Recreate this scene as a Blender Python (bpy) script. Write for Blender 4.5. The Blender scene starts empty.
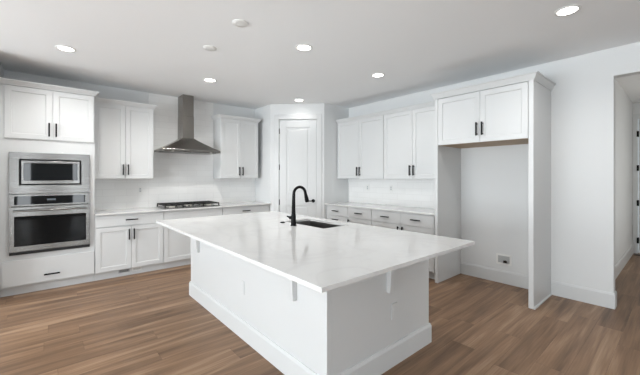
import bpy, bmesh, math, random
from mathutils import Vector, Matrix
random.seed(7)
S = bpy.context.scene
COL = S.collection
PI = math.pi

# ------------------------------------------------------------------ camera
cd = bpy.data.cameras.new('camera'); cam = bpy.data.objects.new('camera', cd); COL.objects.link(cam)
cam.location = (0, 0, 1.3821)
cam.rotation_euler = (PI/2, 0, -math.radians(40.7221))
cd.sensor_width = 36.0; cd.lens = 315.5059/640*36
cd.shift_y = -(187.5-177.2627)/640
cd.clip_start = 0.05; cd.clip_end = 200
S.camera = cam

# ------------------------------------------------------------------ world, exposure, daylight
S.view_settings.view_transform = 'Standard'
S.view_settings.look = 'None'
S.view_settings.gamma = 1
S.view_settings.use_curve_mapping = False
S.view_settings.exposure = 0.28
W = bpy.data.worlds.new('daylight'); S.world = W; W.use_nodes = True
bg = W.node_tree.nodes['Background']
bg.inputs[0].default_value = (0.80, 0.90, 1.0, 1); bg.inputs[1].default_value = 1.0

def area(name, loc, rot, sx, sy, power, col):
    l = bpy.data.lights.new(name, 'AREA'); l.shape = 'RECTANGLE'; l.size = sx; l.size_y = sy
    l.energy = power; l.color = col
    o = bpy.data.objects.new(name, l); o.location = loc; o.rotation_euler = rot; COL.objects.link(o)
    return o
DAY = (0.90, 0.96, 1.0)
area('daylight_left', (-5.8, 1.6, 1.25), (0, -PI/2-0.95, 0), 2.5, 6.0, 640, DAY)          # through window_1
area('daylight_rear_a', (-0.625, -4.75, 1.2), (PI/2+0.15, 0, 0), 0.45, 2.3, 46, DAY)         # through window_2
area('daylight_rear_b', (0.845, -4.75, 1.2), (PI/2+0.15, 0, 0), 0.45, 2.3, 46, DAY)          # through window_3
area('hall_fill_light', (6.4, -1.15, 1.4), (PI/2, 0, 0), 1.4, 1.6, 14, (1.0, 0.96, 0.88))     # fill added to brighten the hall, through window_4

# ------------------------------------------------------------------ materials
def mat(name, col, rough=0.5, metal=0.0, spec=0.5, **kw):
    m = bpy.data.materials.new(name); m.use_nodes = True
    b = m.node_tree.nodes['Principled BSDF']
    b.inputs['Base Color'].default_value = (*col, 1)
    b.inputs['Roughness'].default_value = rough
    b.inputs['Metallic'].default_value = metal
    b.inputs['Specular IOR Level'].default_value = spec
    if 'emit' in kw:
        b.inputs['Emission Color'].default_value = (*kw['ecol'], 1); b.inputs['Emission Strength'].default_value = kw['emit']
    return m
def nodes(m):
    nt = m.node_tree
    return nt, nt.nodes['Principled BSDF']
def N(nt, t, **kw):
    n = nt.nodes.new(t)
    for k, v in kw.items(): setattr(n, k, v)
    return n
def math_node(nt, op, a, b=None, c=None):
    n = N(nt, 'ShaderNodeMath', operation=op)
    for i, x in enumerate((a, b, c)):
        if x is None: continue
        if isinstance(x, (int, float)): n.inputs[i].default_value = x
        else: nt.links.new(x, n.inputs[i])
    return n.outputs[0]
def speckle(m, scale, strength, dist=0.002, detail=4):
    nt, b = nodes(m)
    tc = N(nt, 'ShaderNodeTexCoord'); no = N(nt, 'ShaderNodeTexNoise')
    no.inputs['Scale'].default_value = scale; no.inputs['Detail'].default_value = detail
    nt.links.new(tc.outputs['Object'], no.inputs['Vector'])
    bp = N(nt, 'ShaderNodeBump'); bp.inputs['Strength'].default_value = strength; bp.inputs['Distance'].default_value = dist
    nt.links.new(no.outputs['Fac'], bp.inputs['Height']); nt.links.new(bp.outputs['Normal'], b.inputs['Normal'])

M = {}
M['wall'] = mat('wall paint', (0.72, 0.73, 0.73), 0.6, spec=0.3); speckle(M['wall'], 140, 0.12)
M['ceil'] = mat('ceiling paint', (0.90, 0.912, 0.92), 0.8, spec=0.2); speckle(M['ceil'], 90, 0.2)
M['trim'] = mat('trim paint', (0.65, 0.66, 0.66), 0.35)
M['cab'] = mat('cabinet paint', (0.65, 0.66, 0.66), 0.38)
speckle(M['cab'], 60, 0.03)
M['black'] = mat('matte black metal', (0.006, 0.006, 0.0065), 0.45, 0.0, 0.12)
M['plastic'] = mat('white plastic', (0.80, 0.80, 0.78), 0.35)
M['dark'] = mat('dark recess', (0.02, 0.02, 0.022), 0.6)
M['iron'] = mat('cast iron', (0.018, 0.017, 0.016), 0.55, 0.3); speckle(M['iron'], 300, 0.3)
M['glass_black'] = mat('black oven glass', (0.004, 0.005, 0.006), 0.03, 0, 0.22)
M['display'] = mat('dim display', (0.10, 0.12, 0.14), 0.1)
M['lamp'] = mat('lamp lens', (0.9, 0.9, 0.9), 0.4, emit=9.0, ecol=(1.0, 0.96, 0.90))
M['hood_lamp'] = mat('hood lamp lens', (0.9, 0.9, 0.85), 0.4)
M['bronze'] = mat('dark bronze', (0.05, 0.035, 0.025), 0.45, 0.5)
M['grey_metal'] = mat('grey painted metal', (0.45, 0.46, 0.46), 0.5, 0.1)
M['brass'] = mat('brass valve', (0.08, 0.07, 0.06), 0.35, 0.8)

def brushed(name, col, rough, sx, sz, tangent=None):
    m = mat(name, col, rough, 1.0); nt, b = nodes(m)
    if tangent:
        tv = N(nt, 'ShaderNodeCombineXYZ')
        for i in range(3): tv.inputs[i].default_value = tangent[i]
        nt.links.new(tv.outputs[0], b.inputs['Tangent']); b.inputs['Anisotropic'].default_value = 0.8
    tc = N(nt, 'ShaderNodeTexCoord'); mp = N(nt, 'ShaderNodeMapping'); mp.inputs['Scale'].default_value = (sx, 30, sz)
    no = N(nt, 'ShaderNodeTexNoise'); no.inputs['Scale'].default_value = 6; no.inputs['Detail'].default_value = 5
    nt.links.new(tc.outputs['Object'], mp.inputs['Vector']); nt.links.new(mp.outputs['Vector'], no.inputs['Vector'])
    r = N(nt, 'ShaderNodeMapRange'); r.inputs['To Min'].default_value = rough-0.07; r.inputs['To Max'].default_value = rough+0.1
    nt.links.new(no.outputs['Fac'], r.inputs['Value']); nt.links.new(r.outputs['Result'], b.inputs['Roughness'])
    bp = N(nt, 'ShaderNodeBump'); bp.inputs['Strength'].default_value = 0.004; bp.inputs['Distance'].default_value = 0.0005
    nt.links.new(no.outputs['Fac'], bp.inputs['Height']); nt.links.new(bp.outputs['Normal'], b.inputs['Normal'])
    return m
M['steel'] = brushed('brushed stainless steel', (0.215, 0.212, 0.206), 0.24, 1.0, 60, (0, 0, 1))
M['hood_steel'] = brushed('hood stainless steel', (0.27, 0.255, 0.235), 0.22, 40, 1.0)
M['burner'] = mat('bright burner metal', (0.72, 0.68, 0.62), 0.3, 0.6)
M['sink_steel'] = brushed('sink stainless steel', (0.34, 0.33, 0.32), 0.3, 10, 10)

# quartz worktop with faint veins
M['quartz'] = mat('white quartz', (0.82, 0.82, 0.81), 0.10, spec=0.55)
nt, b = nodes(M['quartz'])
tc = N(nt, 'ShaderNodeTexCoord'); no = N(nt, 'ShaderNodeTexNoise'); no.inputs['Scale'].default_value = 1.7; no.inputs['Detail'].default_value = 8; no.inputs['Distortion'].default_value = 1.6
nt.links.new(tc.outputs['Object'], no.inputs['Vector'])
cr = N(nt, 'ShaderNodeValToRGB'); e = cr.color_ramp.elements
e[0].position = 0.44; e[0].color = (0.72, 0.72, 0.71, 1); e[1].position = 0.5; e[1].color = (0.685, 0.68, 0.675, 1)
e2 = cr.color_ramp.elements.new(0.56); e2.color = (0.72, 0.72, 0.71, 1)
nt.links.new(no.outputs['Fac'], cr.inputs['Fac']); nt.links.new(cr.outputs['Color'], b.inputs['Base Color'])

# glossy subway tile (runs along local x, up local z)
def tile_mat(name, axis):
    m = mat(name, (0.80, 0.80, 0.785), 0.14); nt, b = nodes(m)
    tc = N(nt, 'ShaderNodeTexCoord'); sp = N(nt, 'ShaderNodeSeparateXYZ'); nt.links.new(tc.outputs['Object'], sp.inputs[0])
    cb = N(nt, 'ShaderNodeCombineXYZ'); nt.links.new(sp.outputs[axis], cb.inputs[0]); nt.links.new(sp.outputs['Z'], cb.inputs[1])
    br = N(nt, 'ShaderNodeTexBrick'); br.inputs['Scale'].default_value = 1; br.inputs['Brick Width'].default_value = 0.305
    br.inputs['Row Height'].default_value = 0.1; br.inputs['Mortar Size'].default_value = 0.0022; br.inputs['Mortar Smooth'].default_value = 0.3
    br.inputs['Color1'].default_value = (0.87, 0.87, 0.86, 1); br.inputs['Color2'].default_value = (0.84, 0.84, 0.83, 1)
    br.inputs['Mortar'].default_value = (0.76, 0.76, 0.75, 1)
    nt.links.new(cb.outputs[0], br.inputs['Vector']); nt.links.new(br.outputs['Color'], b.inputs['Base Color'])
    no = N(nt, 'ShaderNodeTexNoise'); no.inputs['Scale'].default_value = 9; nt.links.new(tc.outputs['Object'], no.inputs['Vector'])
    h = math_node(nt, 'SUBTRACT', math_node(nt, 'MULTIPLY', no.outputs['Fac'], 0.8), br.outputs['Fac'])
    bp = N(nt, 'ShaderNodeBump'); bp.inputs['Strength'].default_value = 0.35; bp.inputs['Distance'].default_value = 0.0015
    nt.links.new(h, bp.inputs['Height']); nt.links.new(bp.outputs['Normal'], b.inputs['Normal'])
    return m
M['tile_x'] = tile_mat('white subway tile', 'X'); M['tile_y'] = tile_mat('white subway tile right', 'Y')

# vinyl plank floor, boards running along x
M['floor'] = mat('vinyl plank', (0.2, 0.12, 0.08), 0.38, spec=0.22)
nt, b = nodes(M['floor'])
tc = N(nt, 'ShaderNodeTexCoord'); sp = N(nt, 'ShaderNodeSeparateXYZ'); nt.links.new(tc.outputs['Object'], sp.inputs[0])
PW, PL = 0.185, 1.25
ry = math_node(nt, 'DIVIDE', sp.outputs['Y'], PW); row = math_node(nt, 'FLOOR', ry); fy = math_node(nt, 'FRACT', ry)
wn = N(nt, 'ShaderNodeTexWhiteNoise', noise_dimensions='1D'); nt.links.new(row, wn.inputs['W'])
rx = math_node(nt, 'ADD', math_node(nt, 'DIVIDE', sp.outputs['X'], PL), wn.outputs['Value'])
pid = math_node(nt, 'FLOOR', rx); fx = math_node(nt, 'FRACT', rx)
cb = N(nt, 'ShaderNodeCombineXYZ'); nt.links.new(row, cb.inputs[0]); nt.links.new(pid, cb.inputs[1])
w2 = N(nt, 'ShaderNodeTexWhiteNoise', noise_dimensions='2D'); nt.links.new(cb.outputs[0], w2.inputs['Vector'])
def grain(sx, sy, detail, dist):
    g = N(nt, 'ShaderNodeCombineXYZ')
    nt.links.new(math_node(nt, 'ADD', math_node(nt, 'MULTIPLY', sp.outputs['X'], sx), math_node(nt, 'MULTIPLY', w2.outputs['Value'], 37)), g.inputs[0])
    nt.links.new(math_node(nt, 'MULTIPLY', sp.outputs['Y'], sy), g.inputs[1])
    no = N(nt, 'ShaderNodeTexNoise'); no.inputs['Scale'].default_value = 1; no.inputs['Detail'].default_value = detail; no.inputs['Distortion'].default_value = dist
    nt.links.new(g.outputs[0], no.inputs['Vector']); return no.outputs['Fac']
g1 = grain(0.8, 11, 3, 0.6); g2 = grain(3.0, 80, 4, 0.3)
v = math_node(nt, 'ADD', math_node(nt, 'MULTIPLY', w2.outputs['Value'], 0.14), math_node(nt, 'ADD', math_node(nt, 'MULTIPLY', g1, 0.66), math_node(nt, 'MULTIPLY', g2, 0.24)))
cr = N(nt, 'ShaderNodeValToRGB'); e = cr.color_ramp.elements
e[0].position = 0.33; e[0].color = (0.115, 0.068, 0.042, 1); e[1].position = 0.80; e[1].color = (0.47, 0.325, 0.215, 1)
e2 = cr.color_ramp.elements.new(0.58); e2.color = (0.27, 0.165, 0.099, 1)
nt.links.new(v, cr.inputs['Fac'])
ed = math_node(nt, 'MAXIMUM', math_node(nt, 'LESS_THAN', fy, 0.014), math_node(nt, 'LESS_THAN', fx, 0.0025))
mx = N(nt, 'ShaderNodeMix', data_type='RGBA'); nt.links.new(math_node(nt, 'MULTIPLY', ed, 0.35), mx.inputs['Factor'])
nt.links.new(cr.outputs['Color'], mx.inputs['A']); mx.inputs['B'].default_value = (0.05, 0.028, 0.018, 1)
nt.links.new(mx.outputs['Result'], b.inputs['Base Color'])
bp = N(nt, 'ShaderNodeBump'); bp.inputs['Strength'].default_value = 0.15; bp.inputs['Distance'].default_value = 0.001
nt.links.new(math_node(nt, 'SUBTRACT', g2, ed), bp.inputs['Height']); nt.links.new(bp.outputs['Normal'], b.inputs['Normal'])

# raw maple ply on the underside of the bridge cabinet
M['maple'] = mat('natural maple', (0.40, 0.27, 0.15), 0.5)
nt, b = nodes(M['maple'])
tc = N(nt, 'ShaderNodeTexCoord'); mp = N(nt, 'ShaderNodeMapping'); mp.inputs['Scale'].default_value = (3, 45, 3)
no = N(nt, 'ShaderNodeTexNoise'); no.inputs['Scale'].default_value = 1.5; no.inputs['Detail'].default_value = 5
nt.links.new(tc.outputs['Object'], mp.inputs['Vector']); nt.links.new(mp.outputs['Vector'], no.inputs['Vector'])
cr = N(nt, 'ShaderNodeValToRGB'); cr.color_ramp.elements[0].color = (0.30, 0.19, 0.10, 1); cr.color_ramp.elements[1].color = (0.50, 0.36, 0.21, 1)
nt.links.new(no.outputs['Fac'], cr.inputs['Fac']); nt.links.new(cr.outputs['Color'], b.inputs['Base Color'])

# window pane
M['pane'] = bpy.data.materials.new('window glass'); M['pane'].use_nodes = True
nt = M['pane'].node_tree; nt.nodes.clear()
o_ = N(nt, 'ShaderNodeOutputMaterial'); mixs = N(nt, 'ShaderNodeMixShader'); tr = N(nt, 'ShaderNodeBsdfTransparent'); gl = N(nt, 'ShaderNodeBsdfGlossy')
gl.inputs['Roughness'].default_value = 0.02; mixs.inputs[0].default_value = 0.08
nt.links.new(tr.outputs[0], mixs.inputs[1]); nt.links.new(gl.outputs[0], mixs.inputs[2]); nt.links.new(mixs.outputs[0], o_.inputs[0])

# ------------------------------------------------------------------ mesh helpers
class MB:
    def __init__(s): s.bm = bmesh.new()
    def box(s, x0, x1, y0, y1, z0, z1):
        v = [s.bm.verts.new((x, y, z)) for z in (z0, z1) for y in (y0, y1) for x in (x0, x1)]
        for f in ((0, 2, 3, 1), (4, 5, 7, 6), (0, 1, 5, 4), (2, 6, 7, 3), (0, 4, 6, 2), (1, 3, 7, 5)):
            s.bm.faces.new([v[i] for i in f])
        return s
    def loops(s, rings, cap=True, closed=True):
        R = [[s.bm.verts.new(p) for p in r] for r in rings]
        n = len(R[0])
        for a, b in zip(R, R[1:]):
            for i in range(n if closed else n-1):
                j = (i+1) % n
                s.bm.faces.new((a[i], a[j], b[j], b[i]))
        if cap:
            s.bm.faces.new(list(reversed(R[0]))); s.bm.faces.new(R[-1])
        return s
    def lathe(s, c, prof, axis='Z', n=28, cap=True):
        rings = []
        for r, h in prof:
            ring = []
            for k in range(n):
                a = 2*PI*k/n; p, q = r*math.cos(a), r*math.sin(a)
                ring.append({'Z': (c[0]+p, c[1]+q, c[2]+h), 'Y': (c[0]+p, c[1]+h, c[2]-q), 'X': (c[0]+h, c[1]+p, c[2]+q)}[axis])
            rings.append(ring)
        return s.loops(rings, cap)
    def tube(s, pts, rad, n=14):
        pts = [Vector(p) for p in pts]; rings = []
        up = Vector((0, 1, 0)); 
        for i, p in enumerate(pts):
            t = (pts[min(i+1, len(pts)-1)] - pts[max(i-1, 0)]).normalized()
            u = up if abs(t.dot(up)) < 0.95 else Vector((1, 0, 0))
            a = t.cross(u).normalized(); b_ = t.cross(a).normalized()
            r = rad[i] if isinstance(rad, (list, tuple)) else rad
            rings.append([p + a*r*math.cos(2*PI*k/n) + b_*r*math.sin(2*PI*k/n) for k in range(n)])
        return s.loops(rings)
    def prism(s, prof, x0, x1, axis='X'):
        """closed profile extruded along an axis; profile gives the other two coordinates"""
        f = {'X': lambda t, p: (t, p[0], p[1]), 'Y': lambda t, p: (p[0], t, p[1]), 'Z': lambda t, p: (p[0], p[1], t)}[axis]
        return s.loops([[f(x0, p) for p in prof], [f(x1, p) for p in prof]])
    def obj(s, name, m, parent=None, bevel=0.0, smooth=False, seg=2):
        bmesh.ops.recalc_face_normals(s.bm, faces=s.bm.faces)
        me = bpy.data.meshes.new(name); s.bm.to_mesh(me); s.bm.free()
        if smooth:
            for p in me.polygons: p.use_smooth = True
            me.set_sharp_from_angle(angle=math.radians(40))
        o = bpy.data.objects.new(name, me); COL.objects.link(o)
        me.materials.append(M[m] if isinstance(m, str) else m)
        if parent: o.parent = parent
        if bevel:
            md = o.modifiers.new('soft edge', 'BEVEL'); md.width = bevel; md.segments = seg; md.limit_method = 'ANGLE'; md.angle_limit = math.radians(50)
        return o

def tag(o, label, cat, group=None):
    o['label'] = label; o['category'] = cat
    if group: o['group'] = group
    return o
def thing(name, label, cat, loc=(0, 0, 0), rotz=0.0, group=None):
    o = bpy.data.objects.new(name, None); COL.objects.link(o)
    o.empty_display_size = 0.1
    o.location = loc; o.rotation_euler = (0, 0, rotz)
    return tag(o, label, cat, group)
def structure(o, label=None):
    o['kind'] = 'structure'
    return o
def sblock(name, boxes, m, bevel=0.0):
    b_ = MB()
    for x in boxes: b_.box(*x)
    return structure(b_.obj(name, m, None, bevel))

# ------------------------------------------------------------------ room shell
CE = 2.743; XR = 4.5; YB = 5.65; XL = -0.43
XW, YR, XH = -5.5, -4.5, 8.1            # nook window wall, rear wall, hall end
sblock('floor', [(-5.9, 8.4, -4.9, 5.9, -0.12, 0.0)], 'floor')
sblock('ceiling', [(-5.9, 8.4, -4.9, 5.9, CE, CE+0.12)], 'ceil')
sblock('wall_back', [(XL-0.12, XR+0.12, YB, YB+0.12, 0, CE)], 'wall')
sblock('wall_left', [(XL-0.12, XL, 4.80, YB, 0, CE)], 'wall')
sblock('wall_nook', [(XW-0.12, XL-0.12, 4.80, 4.92, 0, CE)], 'wall')
HY0, HY1, HZ = -0.72, 0.50, 2.447
sblock('wall_right', [(XR, XR+0.12, HY1, YB, 0, CE), (XR, XR+0.12, YR, HY0, 0, CE), (XR, XR+0.12, HY0, HY1, HZ, CE)], 'wall')
WY0, WY1, WZ0, WZ1 = -1.4, 4.6, 0.05, 2.50
sblock('wall_window_side', [(XW-0.12, XW, YR, WY0, 0, CE), (XW-0.12, XW, WY1, 4.92, 0, CE), (XW-0.12, XW, WY0, WY1, 0, WZ0), (XW-0.12, XW, WY0, WY1, WZ1, CE)], 'wall')
RW = [(-0.85, -0.40), (0.62, 1.07)]; RZ0, RZ1 = 0.05, 2.35
sblock('wall_rear', [(XW-0.12, RW[0][0], YR-0.12, YR, 0, CE), (RW[0][1], RW[1][0], YR-0.12, YR, 0, CE), (RW[1][1], XR+0.12, YR-0.12, YR, 0, CE)]
       + [(a, b2, YR-0.12, YR, 0, RZ0) for a, b2 in RW] + [(a, b2, YR-0.12, YR, RZ1, CE) for a, b2 in RW], 'wall')
# hall beyond the opening
sblock('wall_hall_left', [(XR+0.12, XH, 0.64, 0.76, 0, CE)], 'wall')
HX0, HX1, WH0, WH1 = 5.6, 7.2, 0.5, 2.3
sblock('wall_hall_right', [(XR+0.12, HX0, -1.0, -0.88, 0, CE), (HX1, XH, -1.0, -0.88, 0, CE), (HX0, HX1, -1.0, -0.88, 0, WH0), (HX0, HX1, -1.0, -0.88, WH1, CE)], 'wall')
sblock('wall_hall_end', [(XH, XH+0.12, -1.0, -0.36, 0, CE), (XH, XH+0.12, 0.575, 0.76, 0, CE), (XH, XH+0.12, -0.36, 0.575, 2.44, CE)], 'wall')

# pantry walls: left return, diagonal with door opening, right return
PA, PB = Vector((3.14, 5.07)), Vector((3.85, 4.355))
PLN = (PB-PA).length; PANG = math.atan2(PB.y-PA.y, PB.x-PA.x)
D0, D1, DZ = 0.165, 0.87, 2.455
def diag(o): o.location = (PA.x, PA.y, 0); o.rotation_euler = (0, 0, PANG); return o
sblock('wall_pantry_left', [(3.14, 3.24, 5.07, YB, 0, CE)], 'wall')
sblock('wall_pantry_right', [(3.85, XR, 4.355, 4.455, 0, CE)], 'wall')
w = MB()
w.prism([(0, 0), (D0, 0), (D0, 0.1), (0.05, 0.1)], 0, CE, 'Z').prism([(D1, 0), (PLN, 0), (PLN-0.05, 0.1), (D1, 0.1)], 0, CE, 'Z').box(D0, D1, 0, 0.1, DZ, CE)
diag(structure(w.obj('wall_pantry', 'wall')))
t = MB(); cw = 0.095
t.box(D0-cw, D0, -0.018, 0, 0, DZ+cw).box(D1, D1+cw, -0.018, 0, 0, DZ+cw).box(D0, D1, -0.018, 0, DZ, DZ+cw)
diag(structure(t.obj('trim_1', 'trim', None, 0.003)))
d1 = structure(bpy.data.objects.new('door_1', None)); COL.objects.link(d1); diag(d1)
def panel_door(root, x0, x1, y0, z1, rows, stile):
    """slab with recessed panels: rails and stiles on a thinner core"""
    b_ = MB(); b_.box(x0, x1, y0+0.010, y0+0.038, 0.008, z1)
    b_.box(x0, x0+stile, y0, y0+0.010, 0.008, z1).box(x1-stile, x1, y0, y0+0.010, 0.008, z1)
    zs = [0.008] + [z for r in rows for z in r] + [z1]
    for k in range(0, len(zs), 2): b_.box(x0+stile, x1-stile, y0, y0+0.010, zs[k], zs[k+1])
    for a, c in rows:       # sloped bead round each panel, then a raised field
        f = 0.03
        b_.loops([[(x0+stile+f, y0+0.010, a+f), (x1-stile-f, y0+0.010, a+f), (x1-stile-f, y0+0.010, c-f), (x0+stile+f, y0+0.010, c-f)],
                  [(x0+stile+f+0.015, y0+0.004, a+f+0.015), (x1-stile-f-0.015, y0+0.004, a+f+0.015), (x1-stile-f-0.015, y0+0.004, c-f-0.015), (x0+stile+f+0.015, y0+0.004, c-f-0.015)]])
    return b_.obj('door_panel', 'trim', root, 0.0025)
panel_door(d1, D0+0.004, D1-0.004, 0.004, DZ-0.004, [(0.24, 0.858), (1.072, 2.306)], 0.135)
for z in (0.22, 0.92, 1.57, 2.24):
    MB().lathe((D0+0.001, -0.004, z-0.05), [(0.008, 0), (0.008, 0.1)], n=12).box(D0-0.012, D0+0.012, -0.002, 0.006, z-0.05, z+0.05).obj('hinge', 'black', d1, smooth=True)
hx = D1-0.065
hd = MB().lathe((hx, 0.004, 0.946), [(0.032, 0), (0.032, -0.010), (0.012, -0.014), (0.012, -0.05)], 'Y', 20)
hd.box(hx-0.125, hx+0.012, -0.062, -0.046, 0.937, 0.955)
hd.obj('door_handle', 'black', d1, 0.002)

# hall end door
d2 = structure(bpy.data.objects.new('door_2', None)); COL.objects.link(d2); d2.location = (XH, 0.575, 0); d2.rotation_euler = (0, 0, -PI/2)
panel_door(d2, 0.008, 0.927, 0.012, 2.432, [(0.24, 0.86), (1.07, 2.3)], 0.13)
for z in (0.24, 0.916, 1.55, 2.166):
    MB().box(-0.014, 0.014, -0.026, 0.014, z-0.052, z+0.052).lathe((0.0, -0.026, z-0.052), [(0.010, 0), (0.010, 0.104)], n=10).obj('hinge', 'black', d2)
MB().lathe((0.86, 0.012, 0.946), [(0.032, 0), (0.032, -0.010), (0.012, -0.014), (0.012, -0.05)], 'Y', 20).box(0.74, 0.872, -0.05, -0.034, 0.937, 0.955).obj('door_handle', 'black', d2)
sblock('trim_2', [(XH-0.018, XH, 0.575, 0.638, 0, 2.53), (XH-0.018, XH, -0.45, -0.36, 0, 2.53), (XH-0.018, XH, -0.36, 0.575, 2.44, 2.53)], 'trim', 0.003)

# baseboards: profile with an eased top
def baseboard(name, p0, p1, h=0.165, th=0.014):
    p0, p1 = Vector(p0), Vector(p1); L = (p1-p0).length
    o = MB().prism([(0, 0), (-th, 0), (-th, h-0.02), (-th*0.45, h), (0, h)], 0, L, 'X').obj(name, 'trim', None, 0.0015)
    o.location = (p0.x, p0.y, 0); o.rotation_euler = (0, 0, math.atan2(p1.y-p0.y, p1.x-p0.x)); structure(o)
baseboard('baseboard_right', (XR, 1.043), (XR, HY1-0.0135))
baseboard('baseboard_alcove', (XR, 2.115), (XR, 1.09))
baseboard('baseboard_jamb', (XR, HY1), (XR+0.12, HY1))
baseboard('baseboard_hall', (XR+0.13, 0.64), (XH-0.02, 0.64))
baseboard('baseboard_pantry_left', (3.14+0.001, 5.069), (PA.x+0.068*math.cos(PANG), PA.y+0.068*math.sin(PANG)))
baseboard('baseboard_left', (XL, 4.80), (XL, 5.08))
baseboard('baseboard_nook', (XW, 4.80), (XL-0.12, 4.80))
baseboard('baseboard_right_near', (XR, HY0), (XR, YR))
baseboard('baseboard_rear', (XR, YR), (XW, YR))

# windows out of frame (the kitchen ones light the room and show in the oven glass)
def window(name, L, h, loc, rotz, lites, rows=1):
    root = structure(bpy.data.objects.new(name, None)); COL.objects.link(root); root.location = loc; root.rotation_euler = (0, 0, rotz)
    f = MB(); fw = 0.06
    f.box(0, L, 0.03, 0.09, 0, fw).box(0, L, 0.03, 0.09, h-fw, h)
    for k in range(lites+1):
        x = k*(L-fw)/lites; f.box(x, x+fw, 0.03, 0.09, fw, h-fw)
    f.obj('window_frame', 'trim', root, 0.003)
    MB().box(fw, L-fw, 0.057, 0.063, fw, h-fw).obj('pane', 'pane', root)
window('window_1', WY1-WY0, WZ1-WZ0, (XW, WY0, WZ0), PI/2, 5)
for k, (a, c) in enumerate(RW): window('window_%d' % (k+2), c-a, RZ1-RZ0, (c, YR, RZ0), PI, 1)
window('window_4', HX1-HX0, WH1-WH0, (HX1, -0.88, WH0), PI, 2)  # unseen window, made up to let fill light into the hall

# ------------------------------------------------------------------ cabinet kit (local frame: x along the front, y into the wall, z up)
TH = 0.02
def shaker(parent, kind, x0, x1, z0, z1, stile=0.058, rec=0.009, label=None):
    b_ = MB()
    if kind == 'slab' or min(x1-x0, z1-z0) < 0.2:
        b_.box(x0, x1, 0, TH-0.001, z0, z1)
    else:
        ch = 0.006
        A = [(x0, z0), (x1, z0), (x1, z1), (x0, z1)]
        def ins(d): return [(x0+d, z0+d), (x1-d, z0+d), (x1-d, z1-d), (x0+d, z1-d)]
        rings = [[(x, TH-0.001, z) for x, z in A], [(x, 0.0015, z) for x, z in A], [(x, 0, z) for x, z in ins(0.0015)], [(x, 0, z) for x, z in ins(stile)],
                 [(x, rec*0.6, z) for x, z in ins(stile+0.002)], [(x, rec, z) for x, z in ins(stile+ch)]]
        b_.loops(rings)
    return b_.obj('door' if kind == 'door' else 'drawer' if kind in ('drawer', 'slab') else kind, 'cab', parent, 0.0015 if kind == 'slab' or min(x1-x0, z1-z0) < 0.2 else 0)
def pull(front, cx, cz, L=0.155, vertical=True):
    b_ = MB(); r = 0.0075; so = 0.032
    if vertical:
        b_.box(cx-r, cx+r, -so-r, -so+r, cz-L/2, cz+L/2)
        for s in (-1, 1): b_.box(cx-0.0055, cx+0.0055, -so+r, 0.0, cz+s*(L/2-0.018)-0.0055, cz+s*(L/2-0.018)+0.0055)
    else:
        b_.box(cx-L/2, cx+L/2, -so-r, -so+r, cz-r, cz+r)
        for s in (-1, 1): b_.box(cx+s*(L/2-0.018)-0.0055, cx+s*(L/2-0.018)+0.0055, -so+r, 0.0, cz-0.0055, cz+0.0055)
    return b_.obj('handle', 'black', front, 0.0015)
def crown(parent, w, d, z, left, right, h=0.06, out=0.045, dl=None, dr=None):
    prof = [(0, 0), (0.006, 0), (0.008, 0.010), (0.014, 0.015), (out-0.010, h-0.017), (out, h-0.013), (out, h), (0, h)]
    rings = []
    for o, dz in prof:
        l, r = (o if left else 0), (o if right else 0)
        ring = [(-l, d), (-l, -o), (w+r, -o), (w+r, d)]
        if dl: ring[0:1] = [(0.002, d), (0.002, dl), (-l, dl)]
        if dr: ring[-1:] = [(w+r, dr), (w-0.002, dr), (w-0.002, d)]
        rings.append([(x, y, z+dz) for x, y in ring])
    b_ = MB(); b_.loops(rings, cap=True)
    return b_.obj('crown_molding', 'cab', parent)
def upper(name, label, loc, rotz, w, d, z0, z1, crown_top, left, right, group=None, hz=None, underside='cab', split=None):
    t = thing(name, label, 'cabinet', (loc[0], loc[1], z0), rotz, group)
    H = z1-z0; sp = split if split else w/2
    MB().box(0, w, TH, d, 0, H).obj('cabinet_body', 'cab', t, 0.001)
    if underside != 'cab': MB().box(0.004, w-0.004, 0.02, d-0.002, -0.0015, 0.0).obj('underside', underside, t)
    g = 0.003
    for k, (a, c) in enumerate(((0.004, sp-g/2-0.0005), (sp+g/2+0.0005, w-0.004))):
        dr = shaker(t, 'door', a, c, 0.001, H-0.010)
        pull(dr, (c-0.030) if k == 0 else (a+0.030), 0.052+0.155/2 if hz is None else hz)
    crown(t, w, d, H-0.008, left, right, h=crown_top-z1+0.008)
    return t
def base(name, label, loc, rotz, w, d, fronts, H=0.876, toe=0.105, group=None, toe_in=0.078):
    t = thing(name, label, 'cabinet', (loc[0], loc[1], 0), rotz, group)
    MB().box(0, w, TH, d, toe, H).obj('cabinet_body', 'cab', t, 0.001)
    MB().box(0, w, toe_in, d, 0, toe).obj('toe_kick', 'cab', t)
    for kind, x0, x1, z0, z1, hp in fronts:
        f = shaker(t, kind, x0, x1, z0, z1)
        if hp: pull(f, hp[0], hp[1], hp[3] if len(hp) > 3 else 0.15, hp[2])
    return t

FY = 5.07; UY = 5.32                                  # front plane of the base run on the back wall
# --- tall oven cabinet
X0, X1 = -0.428, 0.461; TW = X1-X0; TD = YB-FY-0.002
tower = thing('oven_cabinet', 'tall white cabinet housing the built-in microwave and wall oven', 'cabinet', (X0+0.0, FY, 0))
ox0, ox1 = -0.335-X0, 0.400-X0
b_ = MB()
b_.box(0.002, ox0, TH, TD, 0.105, 2.45).box(ox1, TW, TH, TD, 0.105, 2.45)
b_.box(ox0, ox1, TH, TD, 1.662, 2.45).box(ox0, ox1, TH, TD, 0.105, 0.485).box(ox0, ox1, TH, TD, 1.172, 1.192).box(ox0, ox1, TD-0.02, TD, 0.485, 1.662)
b_.obj('cabinet_body', 'cab', tower)
MB().box(0.002, TW, 0.078, TD, 0, 0.105).obj('toe_kick', 'cab', tower)
for k, (a, c, hx_) in enumerate(((0.045, 0.466, 0.435), (0.470, 0.880, 0.501))):
    dr = shaker(tower, 'door', a, c, 1.835, 2.440); pull(dr, hx_, 1.958, 0.165)
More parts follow.
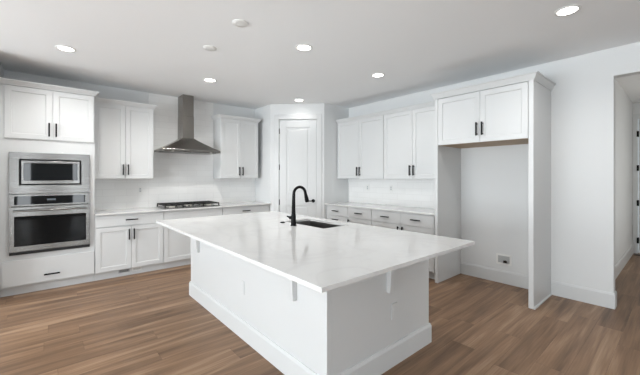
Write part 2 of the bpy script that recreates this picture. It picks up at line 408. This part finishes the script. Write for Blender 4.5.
dr = shaker(tower, 'slab', 0.030, 0.884, 0.122, 0.412); pull(dr, 0.462, 0.209, 0.15, False)
crown(tower, TW, TD, 2.447, False, True, h=0.058, dr=UY-0.047-FY)

# --- microwave (local to tower front)
mw = thing('microwave', 'built-in stainless steel microwave above the wall oven', 'microwave', (0.0325, FY, 1.43))
def frame(b_, x0, x1, z0, z1, bx0, bx1, bz0, bz1, y0, y1):
    b_.loops([[(x0, y1, z0), (x1, y1, z0), (x1, y1, z1), (x0, y1, z1)], [(x0, y0, z0), (x1, y0, z0), (x1, y0, z1), (x0, y0, z1)],
              [(bx0, y0, bz0), (bx1, y0, bz0), (bx1, y0, bz1), (bx0, y0, bz1)], [(bx0, y1, bz0), (bx1, y1, bz0), (bx1, y1, bz1), (bx0, y1, bz1)]], cap=False)
    n = len(b_.bm.verts); b_.bm.verts.ensure_lookup_table(); V = b_.bm.verts[n-16:]
    for i in range(4):
        j = (i+1) % 4; b_.bm.faces.new((V[12+i], V[12+j], V[j], V[i]))
    return b_
fr = MB(); frame(fr, -0.377, 0.377, -0.243, 0.243, -0.292, 0.289, -0.142, 0.166, -0.008, TH-0.001); fr.obj('trim_kit', 'steel', mw, 0.002)
MB().box(-0.290, 0.287, TH+0.002, 0.40, -0.14, 0.164).obj('oven_body', 'dark', mw)
dd = MB(); frame(dd, -0.272, 0.270, -0.127, 0.150, -0.254, 0.250, -0.088, 0.118, -0.004, TH); dr = dd.obj('door', 'steel', mw, 0.0015)
MB().box(-0.2535, 0.2495, 0.0, TH-0.002, -0.0875, 0.1175).obj('window', 'glass_black', dr)
MB().box(-0.245, 0.24, -0.034, -0.024, 0.124, 0.142).box(-0.225, -0.21, -0.024, -0.004, 0.128, 0.138).box(0.205, 0.22, -0.024, -0.004, 0.128, 0.138).obj('handle', 'steel', dr, 0.003)

# --- wall oven
ov = thing('wall_oven', 'stainless steel single wall oven with black glass window', 'oven', (0.0325, FY, 0.47))
MB().box(-0.360, 0.360, TH+0.002, 0.52, 0.02, 0.70).obj('oven_body', 'dark', ov)
MB().box(-0.375, 0.377, -0.010, TH-0.001, 0.572, 0.711).obj('control_fascia', 'steel', ov, 0.002)
cp = MB().box(-0.333, 0.328, -0.0125, -0.0095, 0.590, 0.690).obj('control_panel', 'glass_black', ov, 0.001)
MB().box(-0.045, 0.035, -0.0135, -0.0124, 0.632, 0.654).obj('display', 'display', cp)
dd = MB(); frame(dd, -0.375, 0.377, 0.045, 0.566, -0.332, 0.336, 0.108, 0.452, -0.022, TH-0.001)
dr = dd.obj('door', 'steel', ov, 0.003)
MB().box(-0.331, 0.335, -0.017, TH-0.003, 0.1085, 0.4515).obj('window', 'glass_black', dr)
hb = MB().tube([(-0.34, -0.062, 0.522), (0.342, -0.062, 0.522)], 0.011)
for x in (-0.315, 0.317): hb.box(x-0.009, x+0.009, -0.058, -0.022, 0.514, 0.530)
hb.obj('handle', 'steel', dr, smooth=True)
MB().box(-0.375, 0.377, -0.006, TH-0.001, 0.008, 0.040).obj('vent_strip', 'dark', ov, 0.001)

# --- upper cabinets on the back wall
UY = 5.32
upper('upper_cabinet', 'white two-door wall cabinet left of the range hood', (0.464, UY), 0, 0.756, 0.318, 1.362, 2.432, 2.486, False, True, 'white wall cabinets', split=0.385)
upper('upper_cabinet', 'white two-door wall cabinet right of the range hood', (2.285, UY), 0, 0.745, 0.318, 1.362, 2.432, 2.486, True, True, 'white wall cabinets', split=0.381)

# --- base cabinets on the back wall
BZ0, BZ1, DZB, DT0, DT1 = 0.115, 0.704, 0.704, 0.716, 0.866
bd = YB-FY-0.002
base('base_cabinet', 'white base cabinet with one drawer over two doors beside the oven tower', (0.463, FY), 0, 0.836, bd,
     [('slab', 0.004, 0.832, DT0, DT1, (0.420, 0.795, False)), ('door', 0.004, 0.4165, BZ0, BZ1, (0.388, 0.592, True)), ('door', 0.4195, 0.832, BZ0, BZ1, (0.448, 0.592, True))], group='white base cabinets')
base('base_cabinet', 'white base cabinet directly under the gas cooktop', (1.300, FY), 0, 0.911, bd,
     [('panel', 0.004, 0.907, DT0, DT1, None), ('door', 0.004, 0.4545, BZ0, BZ1, (0.426, 0.592, True)), ('door', 0.4575, 0.907, BZ0, BZ1, (0.486, 0.592, True))], group='white base cabinets')
base('base_cabinet', 'white base cabinet between the cooktop and the pantry corner', (2.212, FY), 0, 0.926, bd,
     [('slab', 0.004, 0.895, DT0, DT1, (0.425, 0.795, False)), ('door', 0.004, 0.447, BZ0, BZ1, (0.418, 0.592, True)), ('door', 0.451, 0.895, BZ0, BZ1, (0.48, 0.592, True))], group='white base cabinets')
ct = MB().box(0.463, 3.139, 5.042, YB-0.001, 0.877, 0.90).obj('countertop', 'quartz', None, 0.002)
tag(ct, 'white quartz countertop along the back wall under the range hood', 'countertop')

# toe-kick vents
def vent(label, x0, x1, m, slat):
    t = thing('vent_grille', label, 'vent', ((x0+x1)/2, FY+0.078, 0.07)); w_ = (x1-x0)/2
    fr = MB(); frame(fr, -w_, w_, -0.024, 0.024, -w_+0.008, w_-0.008, -0.017, 0.017, -0.006, 0.0); fr.obj('frame', m, t)
    s_ = MB(); n = int((2*w_-0.016)/0.009)
    for k in range(n):
        x = -w_+0.008+(k+0.5)*(2*w_-0.016)/n; s_.box(x-0.002, x+0.002, -0.005, -0.001, -0.017, 0.017)
    s_.obj('louvers', slat, t)
    MB().box(-w_+0.008, w_-0.008, -0.0012, 0.0, -0.017, 0.017).obj('opening', 'dark' if m == 'grey_metal' else 'grey_metal', t)
vent('dark grey vent grille in the white toe kick, nearer the oven', 0.737, 0.871, 'grey_metal', 'grey_metal')
vent('pale vent grille in the white toe kick, right of the dark one', 0.905, 1.020, 'plastic', 'plastic')

# --- backsplash tile
bs = MB().box(0.463, 1.222, YB-0.008, YB, 0.901, 1.361).box(1.2225, 2.283, YB-0.008, YB, 0.901, CE-0.002).box(2.2835, 3.139, YB-0.008, YB, 0.901, 1.361)
tag(bs.obj('backsplash', 'tile_x'), 'glossy white tile backsplash rising to the ceiling behind the range hood', 'backsplash')
bs = MB().box(XR-0.009, XR-0.001, 2.16, 4.353, 0.901, 1.357)
tag(bs.obj('backsplash', 'tile_y'), 'white tile backsplash under the long right-hand wall cabinets', 'backsplash')

# --- outlets on walls
def outlet(name, label, cat, loc, rotz, parent=None, group=None):
    if parent:
        t = bpy.data.objects.new(name, None); COL.objects.link(t); t.parent = parent; t.location = loc; t.rotation_euler = (0, 0, rotz)
        pl = MB().box(-0.035, 0.035, -0.006, 0, -0.057, 0.057); 
    o = MB().box(-0.035, 0.035, -0.006, 0, -0.058, 0.058)
    if parent:
        COL.objects.unlink(t); bpy.data.objects.remove(t)
        p = o.obj(name, 'cab', parent, 0.002); p.location = loc; p.rotation_euler = (0, 0, rotz)
        MB().box(-0.017, 0.017, -0.0075, -0.006, -0.034, 0.034).obj('receptacle', 'cab', p, 0.001)
        return p
    t = thing(name, label, cat, loc, rotz, group)
    o.obj('cover_plate', 'plastic', t, 0.002)
    r_ = MB().box(-0.017, 0.017, -0.0075, -0.006, -0.034, 0.034).obj('receptacle', 'trim', t, 0.001)
    for z in (-0.018, 0.018): MB().box(-0.007, 0.007, -0.0079, -0.0074, z-0.004, z+0.004).obj('socket', 'display', r_)
    return t
outlet('wall_outlet', 'white outlet on the back tile between oven tower and cooktop', 'outlet', (1.10, YB-0.008, 1.18), 0)
outlet('wall_outlet', 'white outlet on right-hand tile nearer the pantry corner', 'outlet', (XR-0.009, 3.86, 1.19), -PI/2)
outlet('wall_outlet', 'white outlet on right-hand tile nearer the refrigerator alcove', 'outlet', (XR-0.009, 3.33, 1.19), -PI/2)

# --- range hood
hood = thing('range_hood', 'stainless steel chimney range hood above the cooktop', 'range hood', (1.755, YB-0.009, 1.79))
MB().box(-0.455, 0.455, -0.49, 0, 0, 0.034).obj('rim', 'hood_steel', hood, 0.003)
rings = []
for k in range(11):
    s = k/10; e_ = 1-(1-(1-s))**1.0
    wf = (1-s)**1.15                         # concave flare
    hw = 0.093+(0.452-0.093)*wf; dp = 0.270+(0.487-0.270)*wf
    z = 0.034+0.205*s
    rings.append([(-hw, -dp, z), (hw, -dp, z), (hw, 0, z), (-hw, 0, z)])
MB().loops(rings).obj('canopy', 'hood_steel', hood, smooth=True)
MB().box(-0.090, 0.090, -0.268, 0, 0.236, 0.60).obj('chimney', 'hood_steel', hood, 0.002)
MB().box(-0.087, 0.087, -0.265, 0, 0.60, CE-1.79-0.001).obj('upper_chimney', 'hood_steel', hood, 0.002)
f_ = MB()
for x0_ in (-0.40, 0.01): f_.box(x0_, x0_+0.39, -0.44, -0.06, -0.006, 0.0)
f_.obj('grease_filter', 'steel', hood, 0.002)
for x in (-0.3, 0.3): MB().lathe((x, -0.465, -0.004), [(0.018, 0), (0.018, 0.004)], n=16).obj('hood_light', 'hood_lamp', hood)
for k in range(4): MB().lathe((-0.045+0.03*k, -0.49, 0.017), [(0.006, 0), (0.006, -0.003)], 'Y', 12).obj('button', 'black', hood)

# --- gas cooktop
ck = thing('gas_cooktop', 'five-burner gas cooktop with black grates on the back counter', 'cooktop', (1.755, 5.365, 0.90))
MB().box(-0.43, 0.43, -0.255, 0.245, 0.0, 0.012).obj('tray', 'steel', ck, 0.004)
burn = [(-0.29, -0.11), (-0.29, 0.12), (0, 0.03), (0.29, -0.11), (0.29, 0.12)]
for i, (x, y) in enumerate(burn):
    r = 0.062 if i == 2 else 0.045
    bb = MB().lathe((x, y, 0.012), [(r, 0), (r, 0.008), (r*0.85, 0.020), (r*0.85, 0.022)], n=24).obj('burner', 'burner', ck, smooth=True)
    MB().lathe((x, y, 0.034), [(r*0.72, 0), (r*0.72, 0.007), (r*0.6, 0.010)], n=24).obj('burner_cap', 'iron', bb, smooth=True)
for gx in (-0.287, 0, 0.287):
    g_ = MB(); w_ = 0.137; bw = 0.006; z0, z1 = 0.044, 0.062
    y0_, y1_ = (-0.235 if gx else -0.13), 0.230
    g_.box(gx-w_, gx+w_, y0_, y0_+2*bw, z0, z1).box(gx-w_, gx+w_, y1_-2*bw, y1_, z0, z1)
    g_.box(gx-w_, gx-w_+2*bw, y0_, y1_, z0, z1).box(gx+w_-2*bw, gx+w_, y0_, y1_, z0, z1)
    for x in (-0.05, 0.05): g_.box(gx+x-bw, gx+x+bw, y0_, y1_, z0, z1)
    for y in ((-0.11, 0.0, 0.12) if gx else (0.03,)): g_.box(gx-w_, gx+w_, y-bw, y+bw, z0, z1)
    for x in (-w_+bw, w_-bw):
        for y in (y0_+bw, y1_-bw): g_.box(gx+x-0.008, gx+x+0.008, y-0.008, y+0.008, 0.012, z0)
    g_.obj('grate', 'iron', ck, 0.002)
for k in range(5): MB().lathe((-0.12+0.06*k, -0.20, 0.012), [(0.021, 0), (0.020, 0.006), (0.017, 0.024), (0.015, 0.026)], n=20).obj('knob', 'steel', ck, smooth=True)

# ------------------------------------------------------------------ right-hand run
RX = -PI/2
UX = XR-0.33
upper('upper_cabinet', 'white two-door wall cabinet next to the pantry corner', (UX, 4.340), RX, 1.094, 0.322, 1.357, 2.412, 2.464, False, False, 'white wall cabinets', split=0.552)
upper('upper_cabinet', 'white two-door wall cabinet between pantry-side cabinet and refrigerator alcove', (UX, 3.245), RX, 1.082, 0.322, 1.357, 2.412, 2.464, False, False, 'white wall cabinets', split=0.538)
BX = 3.885
rbd = XR-BX-0.002
base('base_cabinet', 'narrow white stack of drawers at the pantry end of right counter', (BX, 4.352), RX, 0.565, rbd,
     [('slab', 0.038, 0.561, 0.697, 0.866, (0.275, 0.785, False)), ('drawer', 0.038, 0.561, 0.412, 0.690, (0.275, 0.632, False)), ('drawer', 0.038, 0.561, 0.115, 0.406, (0.275, 0.30, False))], group='white base cabinets')
base('base_cabinet', 'white one-drawer one-door base cabinet second from the pantry on right', (BX, 3.786), RX, 0.525, rbd,
     [('slab', 0.004, 0.521, 0.697, 0.866, (0.262, 0.785, False)), ('door', 0.004, 0.521, 0.115, 0.690, (0.036, 0.592, True))], group='white base cabinets')
base('base_cabinet', 'wide white two-drawer two-door base cabinet beside the refrigerator alcove', (BX, 3.260), RX, 1.10, rbd,
     [('slab', 0.004, 0.548, 0.697, 0.866, (0.275, 0.785, False)), ('slab', 0.552, 1.070, 0.697, 0.866, (0.80, 0.785, False)),
      ('door', 0.004, 0.548, 0.115, 0.690, (0.512, 0.592, True)), ('door', 0.552, 1.070, 0.115, 0.690, (0.588, 0.592, True))], group='white base cabinets')
ct = MB().box(BX-0.025, XR-0.001, 2.160, 4.354, 0.877, 0.90).obj('countertop', 'quartz', None, 0.002)
tag(ct, 'white quartz countertop on the right-hand wall below the long wall cabinets', 'countertop')

# --- refrigerator alcove
PX = 3.845; PTOP = 2.402
def fridge_panel(label, y0, y1, shoe):
    t = thing('refrigerator_panel', label, 'panel', (PX, y0, 0), 0, 'refrigerator alcove side panels')
    MB().box(0, XR-PX-0.001, 0, y1-y0, 0, PTOP).obj('side_panel', 'cab', t, 0.002)
    if shoe: MB().prism([(0, 0), (-0.013, 0), (-0.011, 0.012), (-0.002, 0.018), (0, 0.018)], -0.001, XR-PX-0.016, 'X').obj('shoe_molding', 'trim', t)
    return t
fridge_panel('tall white side panel between the alcove and right-hand counter', 2.117, 2.157, False)
fridge_panel('tall white side panel closing the alcove beside the bare wall', 1.044, 1.090, True)
t = upper('bridge_cabinet', 'white two-door cabinet bridging the top of the refrigerator alcove', (PX, 2.116), RX, 1.025, XR-PX-0.001, 1.797, 2.402, 2.470, False, False, None, underside='maple', hz=0.155, split=0.531)
# wider crown over both panels
for c in list(t.children):
    if c.name.startswith('crown_molding'):
        c.data.transform(Matrix.Identity(4))
        bpy.data.objects.remove(c)
cr_ = crown(t, 1.115, XR-PX-0.001, 2.403-1.797, True, True, h=0.074, out=0.046, dl=0.275); cr_.location = (-0.042, 0, 0)

# --- recessed water box
wb = thing('water_box', 'recessed icemaker water box low on the alcove wall', 'outlet box', (XR, 1.553, 0.312), RX)
fr = MB(); frame(fr, -0.092, 0.092, -0.072, 0.068, -0.068, 0.068, -0.048, 0.044, -0.006, 0.0); fr.obj('frame', 'plastic', wb, 0.002)
MB().box(-0.068, 0.068, -0.0015, -0.0003, -0.048, 0.044).obj('recess', 'grey_metal', wb)
MB().lathe((0.018, -0.002, -0.026), [(0.016, 0), (0.016, -0.012), (0.010, -0.014), (0.010, -0.02)], 'Y', 14).box(0.0, 0.04, -0.022, -0.012, -0.040, -0.012).obj('valve', 'brass', wb)

# ------------------------------------------------------------------ island
IX0, IX1, IY0, IY1 = 0.9028, 2.4352, 1.0386, 3.8421
BX0, BX1, BY0, BY1 = 1.268, 2.419, 1.410, 3.800
isl = thing('kitchen_island', 'large white kitchen island base standing on the wood floor', 'kitchen island', ((BX0+BX1)/2, (BY0+BY1)/2, 0))
cx, cy = (BX0+BX1)/2, (BY0+BY1)/2; hw, hh = (BX1-BX0)/2, (BY1-BY0)/2
SX0, SX1, SY0, SY1 = 1.958, 2.312, 2.225, 2.875      # sink cut-out
# hollow base: four walls and a deck, open above for the sink bowl
b_ = MB(); tk = 0.04
b_.box(-hw, -hw+tk, -hh, hh, 0, 0.876).box(-hw+tk, hw, -hh, -hh+tk, 0, 0.876).box(-hw+tk, hw, hh-tk, hh, 0, 0.876).box(hw-tk, hw, -hh+tk, hh-tk, 0, 0.876)
b_.obj('island_body', 'cab', isl, 0.003)
h = 0.160; th = 0.016
rings = []
for o, z in ((0, 0), (th, 0), (th, h-0.022), (th*0.5, h), (0, h)):
    rings.append([(-hw-o, -hh-o, z), (hw+o, -hh-o, z), (hw+o, hh+o, z), (-hw-o, hh+o, z)])
MB().loops(rings, cap=False).obj('baseboard', 'cab', isl, 0.0015)
def corbel(loc, rotz):
    # bracket: L profile with a curved inside, projecting along local -y
    prof = [(0, 0.876), (0, 0.552), (-0.030, 0.552), (-0.036, 0.60), (-0.042, 0.74)]
    for k in range(9):
        a = PI/2*k/8; prof.append((-0.046-0.085*(1-math.cos(a)), 0.755+0.085*math.sin(a)))
    prof += [(-0.26, 0.846), (-0.27, 0.852), (-0.27, 0.876)]
    o = MB().prism(prof, -0.0225, 0.0225, 'X').obj('corbel', 'cab', isl, 0.002); o.location = loc; o.rotation_euler = (0, 0, rotz)
corbel((BX0-cx, 1.735-cy, 0), -PI/2); corbel((BX0-cx, 3.53-cy, 0), -PI/2); corbel((1.868-cx, BY0-cy, 0), 0)
outlet('outlet', None, None, (1.936-cx, BY0-cy, 0.395), 0, isl)
outlet('outlet', None, None, (BX0-cx, 2.495-cy, 0.435), -PI/2, isl)
# worktop with sink opening
b_ = MB(); z0, z1 = 0.8765, 0.9005
O = [(IX0, IY0), (IX1, IY0), (IX1, IY1), (IX0, IY1)]; I = [(SX0, SY0), (SX1, SY0), (SX1, SY1), (SX0, SY1)]
b_.loops([[(x, y, z1) for x, y in I], [(x, y, z1) for x, y in O], [(x, y, z0) for x, y in O], [(x, y, z0) for x, y in I]], cap=False)
b_.bm.verts.ensure_lookup_table(); V = list(b_.bm.verts)
for i in range(4):
    j = (i+1) % 4; b_.bm.faces.new((V[12+i], V[12+j], V[j], V[i]))
tag(b_.obj('countertop', 'quartz', None, 0.002), 'large white quartz island worktop with sink cut-out', 'countertop')
# sink
sk = thing('sink', 'undermount stainless steel sink in the island worktop', 'sink', ((SX0+SX1)/2, (SY0+SY1)/2, 0.876))
sw, sh = (SX1-SX0)/2+0.004, (SY1-SY0)/2+0.004
def rr(w_, h_, z, r, n=5):
    p = []
    for cx_, cy_, a0 in ((w_-r, h_-r, 0), (-w_+r, h_-r, PI/2), (-w_+r, -h_+r, PI), (w_-r, -h_+r, 1.5*PI)):
        for k in range(n+1):
            a = a0+PI/2*k/n; p.append((cx_+r*math.cos(a), cy_+r*math.sin(a), z))
    return p
MB().loops([rr(sw+0.02, sh+0.02, 0, 0.03), rr(sw, sh, 0, 0.02), rr(sw-0.002, sh-0.002, -0.19, 0.02), rr(sw-0.02, sh-0.02, -0.21, 0.03), rr(0.05, 0.05, -0.214, 0.045)], cap=False
     ).loops([rr(sw+0.02, sh+0.02, 0, 0.03), rr(sw+0.003, sh+0.003, -0.002, 0.02), rr(sw+0.003, sh+0.003, -0.19, 0.02), rr(sw-0.018, sh-0.018, -0.216, 0.03), rr(0.05, 0.05, -0.218, 0.045)], cap=False).obj('bowl', 'sink_steel', sk, smooth=True)
MB().lathe((0, 0, -0.222), [(0.055, 0), (0.055, 0.009), (0.045, 0.010), (0.035, 0.006)], n=24).obj('drain', 'steel', sk, smooth=True)
# faucet
fc = thing('faucet', 'matte black gooseneck pull-down faucet beside the island sink', 'faucet', (1.850, 2.553, 0.9005))
MB().lathe((0, 0, 0), [(0.030, 0), (0.030, 0.006), (0.026, 0.012), (0.0245, 0.09), (0.0225, 0.11)], n=24).obj('base', 'black', fc, smooth=True)
pts, rad = [(0, 0, 0.10), (0, 0, 0.18), (0.001, 0, 0.26), (0.003, 0, 0.305)], [0.021, 0.019, 0.0165, 0.0155]
for k in range(1, 15):
    a = PI-PI*0.955*k/14; pts.append((0.076+0.073*math.cos(a), 0, 0.314+0.069*math.sin(a))); rad.append(0.0145)
MB().tube(pts, rad, 16).obj('spout', 'black', fc, smooth=True)
e_ = Vector(pts[-1]); dv = (Vector(pts[-1])-Vector(pts[-2])).normalized()
hp = [e_, e_+dv*0.02, e_+dv*0.025, e_+dv*0.07, e_+dv*0.095, e_+dv*0.10]
MB().tube(hp, [0.0150, 0.016, 0.0175, 0.021, 0.022, 0.019], 16).obj('spray_head', 'black', fc, smooth=True)
hl = MB().lathe((0, 0.02, 0.075), [(0.017, 0), (0.017, 0.040), (0.013, 0.046)], 'Y', 18).tube([(0, 0.056, 0.075), (-0.004, 0.078, 0.080), (-0.008, 0.100, 0.086)], [0.013, 0.009, 0.007], 10)
hl.obj('handle', 'black', fc, smooth=True)
sb = thing('deck_cap', 'small black round deck cap behind the faucet base', 'cap', (1.880, 2.792, 0.9005))
MB().lathe((0, 0, 0), [(0.026, 0), (0.026, 0.005), (0.020, 0.008), (0.020, 0.010), (0.017, 0.011)], n=24).obj('cap', 'black', sb, smooth=True)

# ------------------------------------------------------------------ ceiling fittings
proto = thing('recessed_light', 'x', 'ceiling light', (0, 0, CE), 0, 'recessed ceiling lights')
rg = MB(); n = 32
rg.loops([[(r*math.cos(2*PI*k/n), r*math.sin(2*PI*k/n), z) for k in range(n)] for r, z in ((0.088, 0.002), (0.088, -0.004), (0.080, -0.008), (0.068, -0.006), (0.066, 0.001))], cap=False)
rg.obj('trim_ring', 'plastic', proto, smooth=True)
MB().lathe((0, 0, 0), [(0.067, 0.001), (0.067, -0.003), (0.06, -0.005)], n=28).obj('lens', 'lamp', proto, smooth=True)
LAMPS = [((0.141, 4.279), 'round recessed ceiling light above the oven tower side', 60), ((1.714, 4.350), 'round recessed ceiling light in front of the range hood', 68),
         ((2.032, 2.617), 'round recessed ceiling light above the island sink', 40), ((3.324, 2.679), 'round recessed ceiling light in front of right-hand wall cabinets', 22),
         ((3.210, 0.634), 'round recessed ceiling light nearest the hallway opening', 38), ((3.345, 4.453), 'round recessed ceiling light just before the pantry door', 7)]
for k, ((x, y), lb, pw) in enumerate(LAMPS):
    if k == 0: r = proto
    else:
        r = proto.copy(); COL.objects.link(r)
        for c in list(proto.children):
            q = c.copy(); COL.objects.link(q); q.parent = r
    r.location = (x, y, CE); r['label'] = lb
    l = bpy.data.lights.new('downlight', 'SPOT'); l.energy = pw; l.color = (1.0, 0.98, 0.95); l.spot_size = math.radians(155); l.spot_blend = 0.7; l.shadow_soft_size = 0.06
    lo = bpy.data.objects.new('downlight', l); COL.objects.link(lo); lo.location = (x, y, CE-0.012)
for (x, y), lb in (((1.281, 2.57), 'blank round ceiling plate over the island, nearer the camera'), ((1.289, 3.273), 'blank round ceiling plate over the island, farther from camera')):
    t = thing('ceiling_plate', lb, 'ceiling plate', (x, y, CE), 0, 'blank ceiling plates')
    MB().lathe((0, 0, 0), [(0.068, 0.0), (0.068, -0.004), (0.062, -0.009), (0.03, -0.011)], n=30).obj('plate', 'plastic', t, smooth=True)
    for s in (-1, 1): MB().lathe((0.04*s, 0, -0.0105), [(0.005, 0), (0.004, -0.002)], n=10).obj('screw', 'plastic', t)

# hall floor register
fv = thing('floor_register', 'dark bronze floor register at the far end of hallway', 'vent', (7.93, 0.45, 0.0))
fr = MB(); fr.box(-0.06, 0.06, -0.16, 0.16, 0, 0.006); fr.obj('frame', 'bronze', fv, 0.001)
s_ = MB()
for k in range(14): s_.box(-0.045, 0.045, -0.14+0.02*k, -0.13+0.02*k, 0.006, 0.009)
s_.obj('louvers', 'bronze', fv)
